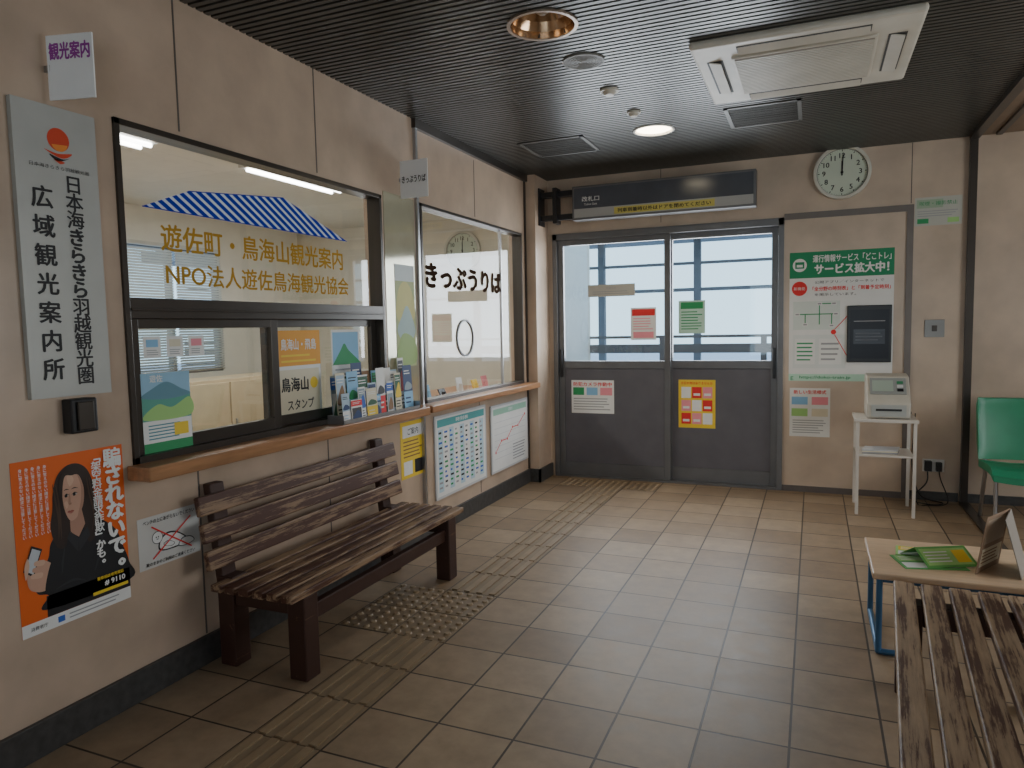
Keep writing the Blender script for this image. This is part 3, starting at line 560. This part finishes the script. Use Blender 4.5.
dpost(.705,1.02,2.17,2.385,P('paper_dull',.5,.5,.44),DY-.0005,'white notice with green blocks high on the wall',lambda p:(p.rect(.04,.62,.6,.92,P('ink_pale_green',.35,.45,.32),1),p.text('喫煙・撮影禁止',.5,.78,green,ww=p.w*.8,hh=p.h*.14),p.lines(.06,.94,.3,.55,3,gray),p.rect(.06,.08,.3,.25,green,1),p.rect(.7,.08,.94,.25,lgreen,1)))
gpl=mat('gray_metal_plate',(.24,.235,.225),.35,.6)
b=B(); b.box(bx(.79),DY-.008,bz(1.315),bx(.925),DY,bz(1.45),gpl); b.box(bx(.84),DY-.012,bz(1.36),bx(.875),DY-.008,bz(1.405),bronze); finish(b,'wall_plate',loc=(bx(.86),DY,bz(1.38)),bevel=.002,label='small square grey metal wall switch plate',category='switch plate')
e=empty('wall_outlet',(bx(.88),DY,bz(.31)),label='white wall outlet with plugged adapters',category='outlet')
b=B(); b.box(bx(.80),DY-.008,bz(.26),bx(.95),DY,bz(.36),whitep); finish(b,'plate',parent=e,bevel=.002)
for a in ((.81,.06,.86,.35),(.89,.05,.93,.34)):
    b=B(); b.box(bx(a[0]),DY-a[1],bz(.27),bx(a[2]),DY-.008,bz(a[3]),blackp); finish(b,'plug',parent=e,bevel=.004)
def cable(pts,r,m=blackp):
    b=B(); cu=[]; n=len(pts); P4=[pts[0]]+pts+[pts[-1]]
    for i in range(n-1):
        a,c,d,f=map(Vector,P4[i:i+4])
        for k in range(8):
            t=k/8; cu.append(.5*((2*c)+(-a+d)*t+(2*a-5*c+4*d-f)*t*t+(-a+3*c-3*d+f)*t**3))
    cu.append(Vector(pts[-1])); b.tube(cu,r,m,8); finish(b,'power_cable',loc=pts[0],label='tangled black power cable between outlet and stand',category='cable',group='power cables')
cable([(bx(.83),DY-.06,bz(.27)),(bx(.82),DY-.075,.15),(.74,6.4,.02),(.86,6.3,.008),(.95,6.38,.008),(.80,6.43,.05),(.73,6.36,.3),(.73,6.30,.6),(.70,6.26,.74)],.005)
cable([(bx(.91),DY-.05,bz(.27)),(bx(.92),DY-.065,.18),(.98,6.35,.02),(.83,6.27,.008),(.76,6.3,.03),(.755,6.37,.35),(.74,6.33,.72)],.004)
# ---------------------------------------------------------------- stand with card reader
sx0,sx1,sy0,sy1=.30,.70,5.84,6.24
e=empty('side_table',((sx0+sx1)/2,(sy0+sy1)/2,0),label='small white metal side table with lower shelf beside the outlet',category='side table')
tw=mat('side_table_white',(.66,.62,.56),.35)
b=B(); b.box(sx0-.01,sy0-.01,.70,sx1+.01,sy1+.01,.725,tw); finish(b,'tabletop',parent=e,bevel=.004)
b=B(); b.box(sx0+.01,sy0+.01,.44,sx1-.01,sy1-.01,.455,tw); finish(b,'shelf',parent=e,bevel=.002)
for x in (sx0+.012,sx1-.012):
    for y in (sy0+.012,sy1-.012):
        b=B(); b.box(x-.011,y-.011,0,x+.011,y+.011,.70,tw); finish(b,'leg',parent=e)
for i in range(3):
    b=B(); b.prism((.36,5.99,.461+.010*i),(.60,6.01,.461+.010*i),(.015,.09,0),(0,0,.0045),[gray,cream,lgray][i]); finish(b,'booklet',loc=(.48,6.0,.4565+.010*i),label='thin booklet stacked on the side table lower shelf',category='booklet',group='booklets on the side table')
mx0,mx1,my0,my1=.37,.66,5.87,6.2; mg=mat('reader_cream_plastic',(.54,.51,.44),.4)
e=empty('ticket_machine',(.51,6.04,.725),label='cream card ticket machine with sloped display on side table',category='ticket machine')
b=B(); prof=[(my0,.73),(my0,.84),(my0+.04,.885),(my0+.17,1.03),(my1,1.045),(my1,.73)]
n=len(prof); vs=[(x,y,z) for x in(mx0,mx1) for y,z in prof]; b.add(vs,[list(range(n)),[n+i for i in range(n)][::-1]]+[(i,n+i,n+(i+1)%n,(i+1)%n) for i in range(n)],mg); finish(b,'body',parent=e,bevel=.010)
b=B(); b.box(mx0+.03,my0-.006,.745,mx1-.03,my0,.83,P('reader_trim',.42,.44,.42)); b.box(mx0+.06,my0-.010,.785,mx1-.06,my0-.005,.80,blackp); finish(b,'card_slot',parent=e)
dv=Vector((0,.13,.145)).normalized(); nv=Vector((0,-.745,.668)); c0=Vector((0,my0+.105,.9575))+nv*.004
b=B(); b.prism((mx0+.025,c0.y,c0.z),(mx1-.025,c0.y,c0.z),dv*.075,nv*.004,P('reader_bezel',.30,.32,.31)); b.prism((mx0+.04,c0.y+nv.y*.004,c0.z+nv.z*.004),(mx1-.11,c0.y+nv.y*.004,c0.z+nv.z*.004),dv*.05,nv*.002,P('reader_screen',.38,.46,.40,.3)); finish(b,'screen',parent=e)
for i in range(3):
    b=B(); q=c0+dv*(-.04+.035*i)+nv*.006; b.prism((mx1-.085,q.y,q.z),(mx1-.045,q.y,q.z),dv*.011,nv*.003,[blackp,lgray,P('button_green',.05,.25,.12)][i]); finish(b,'button',parent=e)
# ---------------------------------------------------------------- benches
def bench(loc,rot,L,depth,label,seatm,backm,n=4,gap=.03):
    e=empty('bench',loc,label=label,category='bench'); e.rotation_euler=(0,0,rot)
    def part(b,n,bev=.006): return finish(b,n,parent=e,world=False,bevel=bev)
    zt=.395; pitch=(depth+gap)/n; b=B()
    for i in range(n): b.box(i*pitch,-L/2,zt-.032,i*pitch+pitch-gap,L/2,zt,seatm)
    part(b,'seat')
    b=B()
    for i in range(3):
        z=.49+i*.115; x=-.015-(z-.4)*.17; b.prism((x+.02,-L/2,z),(x+.02,L/2,z),(.0145,0,.0025),(-.0075,0,.041),backm)
    part(b,'backrest')
    yl=L/2-.13
    for y in (-yl,yl):
        b=B(); b.box(depth-.10,y-.045,0,depth-.01,y+.045,zt-.033,frame_w); part(b,'leg')
        b=B(); b.prism((-.005,y,0),(-.005,y,.40),(.045,0,0),(0,.045,0),frame_w); b.prism((-.035,y,.36),(-.088,y,.80),(.022,0,0),(0,.04,0),frame_w); part(b,'leg')
        b=B(); b.box(.04,y-.035,zt-.12,depth-.10,y+.035,zt-.033,frame_w); part(b,'side_rail')
    b=B(); b.box(depth-.075,-yl+.045,.23,depth-.035,yl-.045,.30,frame_w); part(b,'stretcher')
    return e
bench((-2.335,2.945,0),0,1.52,.43,'weathered reddish-brown slatted wooden bench against the ticket office wall',worn_seat,worn,6,.018)
bench((.697,2.267,0),math.pi-.08,1.8,.46,'worn pale brown slatted wooden bench beside the low table',wood_worn('worn_painted_slats_light',(.095,.040,.022),(.34,.235,.145),.725),worn,5,.022)
# ---------------------------------------------------------------- low table
tx0,tx1,ty0,ty1,tz=.245,1.0,3.34,3.90,.37
e=empty('low_table',((tx0+tx1)/2,(ty0+ty1)/2,0),label='low pale wood table with blue metal legs',category='table')
b=B(); b.box(tx0,ty0,tz-.028,tx1,ty1,tz,mat('pale_table_wood',(.60,.43,.28),.35,stretch=(1,8,1))); finish(b,'tabletop',parent=e,bevel=.006)
bm=mat('blue_metal',(.06,.17,.33),.35,.3)
for x,sg in ((tx0+.03,1),(tx1-.03,-1)):
    b=B(); b.tube([(x,ty0+.03,tz-.03),(x,ty0+.03,.015),(x,ty1-.05,.015),(x,ty1-.05,tz-.03)],.013,bm,12); b.tube([(x,ty0+.03,.015),(x+.07*sg,ty0+.03,.015)],.013,bm,12); finish(b,'leg',parent=e,label='blue bent tube leg')
b=B(); b.box(tx0+.04,ty0+.04,tz-.05,tx1-.04,ty0+.06,tz-.028,bm); finish(b,'rail',parent=e)
def leaflet(x,y,ang,w,h,mats,label,z=tz+.0005):
    U=Vector((math.cos(ang),math.sin(ang),0)); V=Vector((-math.sin(ang),math.cos(ang),0))
    p=Pan((x,y,z),U,V,w,h,mats[0],.002); p.rect(.05,.55,.95,.95,mats[1],1); p.lines(.1,.9,.6,.9,3,mats[2]); p.rect(.05,.08,.45,.45,mats[2],1); p.lines(.52,.92,.1,.45,4,gray); thing(p,'leaflet',label,'leaflet',group='leaflets on the low table')
leaflet(.38,3.44,.25,.26,.19,(P('leaf_green',.10,.38,.10),lgreen,white),'green printed leaflet lying on the low table')
leaflet(.36,3.64,-.1,.21,.15,(lgreen,yellow,white),'yellow green printed leaflet on the low table')
# raised folded leaflet
U=Vector((math.cos(.45),math.sin(.45),0)); W=Vector((-math.sin(.45),math.cos(.45),0)); O=Vector((.47,3.47,tz+.004))
p=Pan(O,U,W*.86+Vector((0,0,.5)),.23,.12,P('leaf_mid_green',.13,.42,.10),.0015); p.rect(.05,.1,.95,.9,lgreen,1); p.lines(.1,.6,.2,.8,4,white); p.rect(.66,.2,.92,.8,yellow,2)
T0=O+W*.86*.12+Vector((0,0,.06)); bk=[T0,T0+U*.23,O+W*.21+U*.23,O+W*.21]; p.add(bk,[(0,1,2,3)],P('leaf_mid_green',.13,.42,.10)); p.add([q+Vector((0,0,.001)) for q in bk],[(0,1,2,3)],white)
thing(p,'leaflet','green folded leaflet standing raised on the low table','leaflet')
e=empty('menu_stand',(.74,3.60,tz),label='upright folded card stand with brown picture on low table',category='card stand')
br2=P('card_brown',.3,.2,.13); p=Pan((.64,3.46,tz+.001),(.45,.75,0),(.15,.0,1),.24,.25,br2,.003); p.rect(.08,.5,.92,.93,P('card_photo',.45,.36,.26),1); p.rect(.08,.1,.92,.42,cream,1); p.lines(.12,.88,.14,.38,4,brown); finish(p,'card_face',parent=e)
p=Pan((.80,3.44,tz+.001),(.25,.85,0),(-.25,.05,1),.24,.25,P('card_gray',.30,.27,.23),.003); finish(p,'card_back',parent=e)
# ---------------------------------------------------------------- green chair
cg=mat('green_vinyl',(.02,.24,.12),.35,bump=.05)
e=empty('chair',(1.32,5.78,0),label='green vinyl waiting chair with metal legs beyond the opening',category='chair')
def shell(prof,x0,x1,th,m,dish=.02,n=8):
    b=B(); k=len(prof)
    for side in (0,1):
        vs=[]
        for j in range(k):
            for i in range(n+1):
                u=i/n*2-1; x=(x0+x1)/2+(x1-x0)/2*u*(1-.06*(abs(prof[j][2])**3)); vs.append((x,prof[j][0]-(dish*(u*u))*prof[j][3]-side*th*prof[j][3],prof[j][1]+dish*u*u*(1-prof[j][3])-side*th*(1-prof[j][3])))
        b.add(vs,[(j*(n+1)+i,j*(n+1)+i+1,(j+1)*(n+1)+i+1,(j+1)*(n+1)+i) for j in range(k-1) for i in range(n)],m,True)
    o=len(b.v)//2
    ring=[i for i in range(n+1)]+[j*(n+1)+n for j in range(1,k)]+[(k-1)*(n+1)+i for i in range(n-1,-1,-1)]+[j*(n+1) for j in range(k-2,0,-1)]
    kk=b.mi(m)
    for a,c in zip(ring,ring[1:]+ring[:1]): b.f.append([a,c,c+o,a+o]); b.m.append(kk); b.sm.append(False)
    return b
finish(shell([(5.50,.40,1,0),(5.53,.435,.7,0),(5.62,.445,0,0),(5.78,.435,0,0),(5.90,.43,.4,0)],1.09,1.56,.05,cg),'seat',parent=e,bevel=.006)
finish(shell([(5.92,.46,.7,1),(5.95,.55,0,1),(5.98,.70,0,1),(6.02,.83,.4,1),(6.04,.88,1,1)],1.09,1.56,-.045,cg),'backrest',parent=e,bevel=.006)
for x in (1.14,1.51):
    b=B(); b.tube([(x,5.58,0.01),(x,5.60,.39)],.013,steel,12); finish(b,'leg',parent=e)
    b=B(); b.tube([(x,6.06,.01),(x,5.92,.38),(x,6.02,.72)],.013,steel,12); finish(b,'leg',parent=e)
for y,z in ((5.60,.375),(5.90,.37)):
    b=B(); b.tube([(1.14,y,z),(1.51,y,z)],.012,steel,12); finish(b,'crossbar',parent=e)
# ---------------------------------------------------------------- ceiling fixtures
cm=mat('reflector_bronze',(.62,.42,.26),.16,.95); brz=mat('downlight_bronze_ring',(.42,.33,.26),.3,.6)
def downlight(x,y,r,lit,label):
    e=empty('downlight',(x,y,HZ),label=label,category='ceiling light')
    b=B(); b.ring((x,y,HZ-.008),(0,0,1),r*.90,r,.01,whitep if lit else brz); finish(b,'trim_ring',parent=e)
    b=B(); zs2=[(0,.90),(.03,.86),(.07,.76),(.11,.6),(.14,.42)]
    for (a,ra),(c,rc) in zip(zs2,zs2[1:]): b.cyl((x,y,HZ+a-.004),(x,y,HZ+c-.004),r*ra,cm if not lit else whitep,r1=r*rc,n=36,caps=False)
    b.cyl((x,y,HZ+.136),(x,y,HZ+.138),r*.42,cm); finish(b,'reflector',parent=e)
    b=B()
    if lit: b.cyl((x,y,HZ+.004),(x,y,HZ+.010),r*.84,bulb,n=32)
    else:
        for (a,ra),(c,rc) in zip([(.135,.2),(.09,.24),(.06,.2),(.045,.08)],[(.09,.24),(.06,.2),(.045,.08),(.044,.0)]): b.cyl((x,y,HZ+a),(x,y,HZ+c),r*ra,P('bulb_off',.5,.42,.32,.3),r1=r*max(rc,.001),n=20,caps=False)
    finish(b,'bulb',parent=e)
downlight(-1.17,3.19,.165,False,'round recessed ceiling downlight with bronze reflector, switched off')
downlight(-1.07,5.19,.145,True,'round recessed ceiling downlight glowing warm white')
spk=mat('speaker_gray',(.20,.19,.17),.5)
e=empty('ceiling_speaker',(-1.13,3.70,HZ),label='round grey speaker grille flush in the ribbed ceiling',category='speaker')
b=B(); b.ring((-1.13,3.70,HZ-.008),(0,0,1),.095,.11,.009,spk); finish(b,'speaker_ring',parent=e)
b=B(); b.cyl((-1.13,3.70,HZ-.006),(-1.13,3.70,HZ),.095,spk)
for i in range(1,6): b.ring((-1.13,3.70,HZ-.008),(0,0,1),.016*i,.016*i+.004,.003,spk,n=24)
finish(b,'speaker_grille',parent=e)
for (x,y,r) in ((-1.13,4.21,.055),(-1.10,4.70,.045)):
    e=empty('smoke_detector',(x,y,HZ),label='small round detector on the dark ceiling',category='smoke detector')
    b=B(); b.cyl((x,y,HZ-.012),(x,y,HZ),r,acw); finish(b,'base',parent=e)
    b=B(); b.cyl((x,y,HZ-.03),(x,y,HZ-.012),r*.5,acw,r1=r*.75); finish(b,'sensor',parent=e)
def vent(x0,y0,x1,y1,label):
    e=empty('ceiling_vent',((x0+x1)/2,(y0+y1)/2,HZ),label=label,category='vent'); vm=mat('vent_dark',(.095,.09,.08),.45,.2)
    b=B()
    for a in ((x0,y0,x1,y0+.025),(x0,y1-.025,x1,y1),(x0,y0,x0+.025,y1),(x1-.025,y0,x1,y1)): b.box(a[0],a[1],HZ-.007,a[2],a[3],HZ,vm)
    finish(b,'frame',parent=e)
    b=B(); y=y0+.036
    while y<y1-.030: b.prism((x0+.025,y,HZ-.003),(x1-.025,y,HZ-.003),(0,.008,.001),(0,0,.001),vm); y+=.024
    finish(b,'louver',parent=e)
vent(-2.08,5.08,-1.57,5.56,'square dark louvred air vent in the ribbed ceiling'); vent(-.56,4.90,-.09,5.40,'square dark louvred return vent in the ceiling')
e=empty('air_conditioner',(-.07,4.19,HZ),label='square ivory cassette air conditioner in the ceiling',category='air conditioner')
ax0,ax1,ay0,ay1=-.59,.45,3.70,4.68; az=HZ-.045
b=B(); b.box(ax0,ay0,az+.01,ax1,ay1,HZ+.005,acw); finish(b,'panel',parent=e,bevel=.015)
b=B(); gx0,gx1,gy0,gy1=ax0+.2,ax1-.2,ay0+.2,ay1-.2; b.box(gx0-.015,gy0-.015,az-.004,gx1+.015,gy1+.015,az+.011,acw); finish(b,'grille_frame',parent=e,bevel=.004)
b=B(); gm=mat('ac_grille_shadow',(.30,.27,.23),.5); b.box(gx0,gy0,az-.006,gx1,gy1,az-.003,gm)
y=gy0+.01
while y<gy1-.01: b.box(gx0,y,az-.010,gx1,y+.012,az-.005,acw); y+=.024
finish(b,'grille',parent=e)
dk=mat('ac_slot_dark',(.05,.048,.045),.6)
for a in ((ax0+.22,ay0+.06,ax1-.22,ay0+.14),(ax0+.22,ay1-.14,ax1-.22,ay1-.06),(ax0+.06,ay0+.22,ax0+.14,ay1-.22),(ax1-.14,ay0+.22,ax1-.06,ay1-.22)):
    b=B(); b.box(a[0],a[1],az+.007,a[2],a[3],az+.011,dk); lx=(a[2]-a[0])>(a[3]-a[1])
    if lx: c=(a[1]+a[3])/2; b.prism((a[0]+.005,c,az+.001),(a[2]-.005,c,az+.001),(0,.03,-.008),(0,0,.003),acw)
    else: c=(a[0]+a[2])/2; b.prism((c,a[1]+.005,az+.001),(c,a[3]-.005,az+.001),(.03,0,-.008),(0,0,.003),acw)
    finish(b,'louver',parent=e)
# ---------------------------------------------------------------- outside
b=B(); b.box(-30,DY+.12,-.3,30,40,-.02,mat('platform_concrete',(.50,.52,.55),.8,scale=2)); finish(b,'ground',kind=S)
e=empty('fence',(-1.2,8.2,-.02),label='dark grey metal railing on the platform outside the door',category='fence')
fm=mat('fence_paint',(.12,.12,.125),.5)
for z,t in ((.65,.04),(.98,.04),(1.13,.10),(1.30,.03)):
    b=B(); b.box(-9,8.18,z,9,8.22,z+t,fm); finish(b,'rail',parent=e)
for i in range(13):
    b=B(); b.box(-9.3+1.1*i-.03,8.17,-.02,-9.3+1.1*i+.03,8.23,1.33,fm); finish(b,'post',parent=e)
e=empty('platform_canopy',(-3.6,11,-.02),label='grey platform canopy with slim posts seen through door glass',category='canopy')
pm=mat('canopy_dark_gray',(.17,.18,.20),.6)
for x in (-4.75,-3.1,-1.62,.3):
    b=B(); b.box(x-.05,11-.05,-.02,x+.05,11+.05,3.9,pm); finish(b,'post',parent=e)
b=B(); b.box(-12,10.0,2.84,8,12.5,3.05,pm); b.box(-12,10.97,1.95,8,11.03,2.00,pm); b.box(-12,10.97,2.35,8,11.03,2.39,pm); finish(b,'roof',parent=e)
# ---------------------------------------------------------------- light
w=bpy.data.worlds.new('World'); scene.world=w; w.use_nodes=True; nt=w.node_tree; bg=nt.nodes['Background']
tc=nt.nodes.new('ShaderNodeTexCoord'); sp=nt.nodes.new('ShaderNodeSeparateXYZ'); cr=nt.nodes.new('ShaderNodeValToRGB')
nt.links.new(tc.outputs['Generated'],sp.inputs[0]); nt.links.new(sp.outputs[2],cr.inputs[0])
cr.color_ramp.elements[0].color=(.56,.82,1,1); cr.color_ramp.elements[1].color=(.38,.62,1,1); nt.links.new(cr.outputs[0],bg.inputs[0]); bg.inputs[1].default_value=2.5
def area(name,loc,rot,sx,sy,e,col):
    l=bpy.data.lights.new(name,'AREA'); l.shape='RECTANGLE'; l.size=sx; l.size_y=sy; l.energy=e; l.color=col
    o=bpy.data.objects.new(name,l); COL.objects.link(o); o.location=loc; o.rotation_euler=rot; return o
area('fill_rear',(.2,-2.0,1.5),(math.pi/2,0,0),2.6,1.3,18,(1,.89,.78))  # added soft fill lamp behind the camera, at the invented rear opening
area('fill_side',(2.95,3.4,1.65),(0,math.pi/2,0),1.4,2.3,38,(1,.89,.78))  # added fill lamp out of view on the right, brightens the left wall
area('daylight_door',(-1.27,DY+.25,1.7),(-math.pi/2,0,0),1.9,1.1,64,(.90,.95,1))
area('office_lamp',(-4.3,4.2,HZ-.1),(0,0,0),.4,4,112,(1,1,.94))
l=bpy.data.lights.new('downlight_lamp','SPOT'); l.energy=48; l.spot_size=2.4; l.spot_blend=.8; l.color=(1,.80,.56); l.shadow_soft_size=.12
o=bpy.data.objects.new('downlight_lamp',l); COL.objects.link(o); o.location=(-1.07,5.19,HZ-.03)
# ---------------------------------------------------------------- camera
cd=bpy.data.cameras.new('camera'); cam=bpy.data.objects.new('camera',cd); COL.objects.link(cam)
R=Vector((.9205,.3902,-.0199)); U=Vector((-.0124,.0801,.9967)); F=Vector((-.3905,.9173,-.0786))
M=Matrix((( R.x,U.x,-F.x,0),(R.y,U.y,-F.y,0),(R.z,U.z,-F.z,1.45),(0,0,0,1)))
cam.matrix_world=M; cd.sensor_width=36; cd.lens=710/1024*36; cd.clip_start=.05
scene.camera=cam
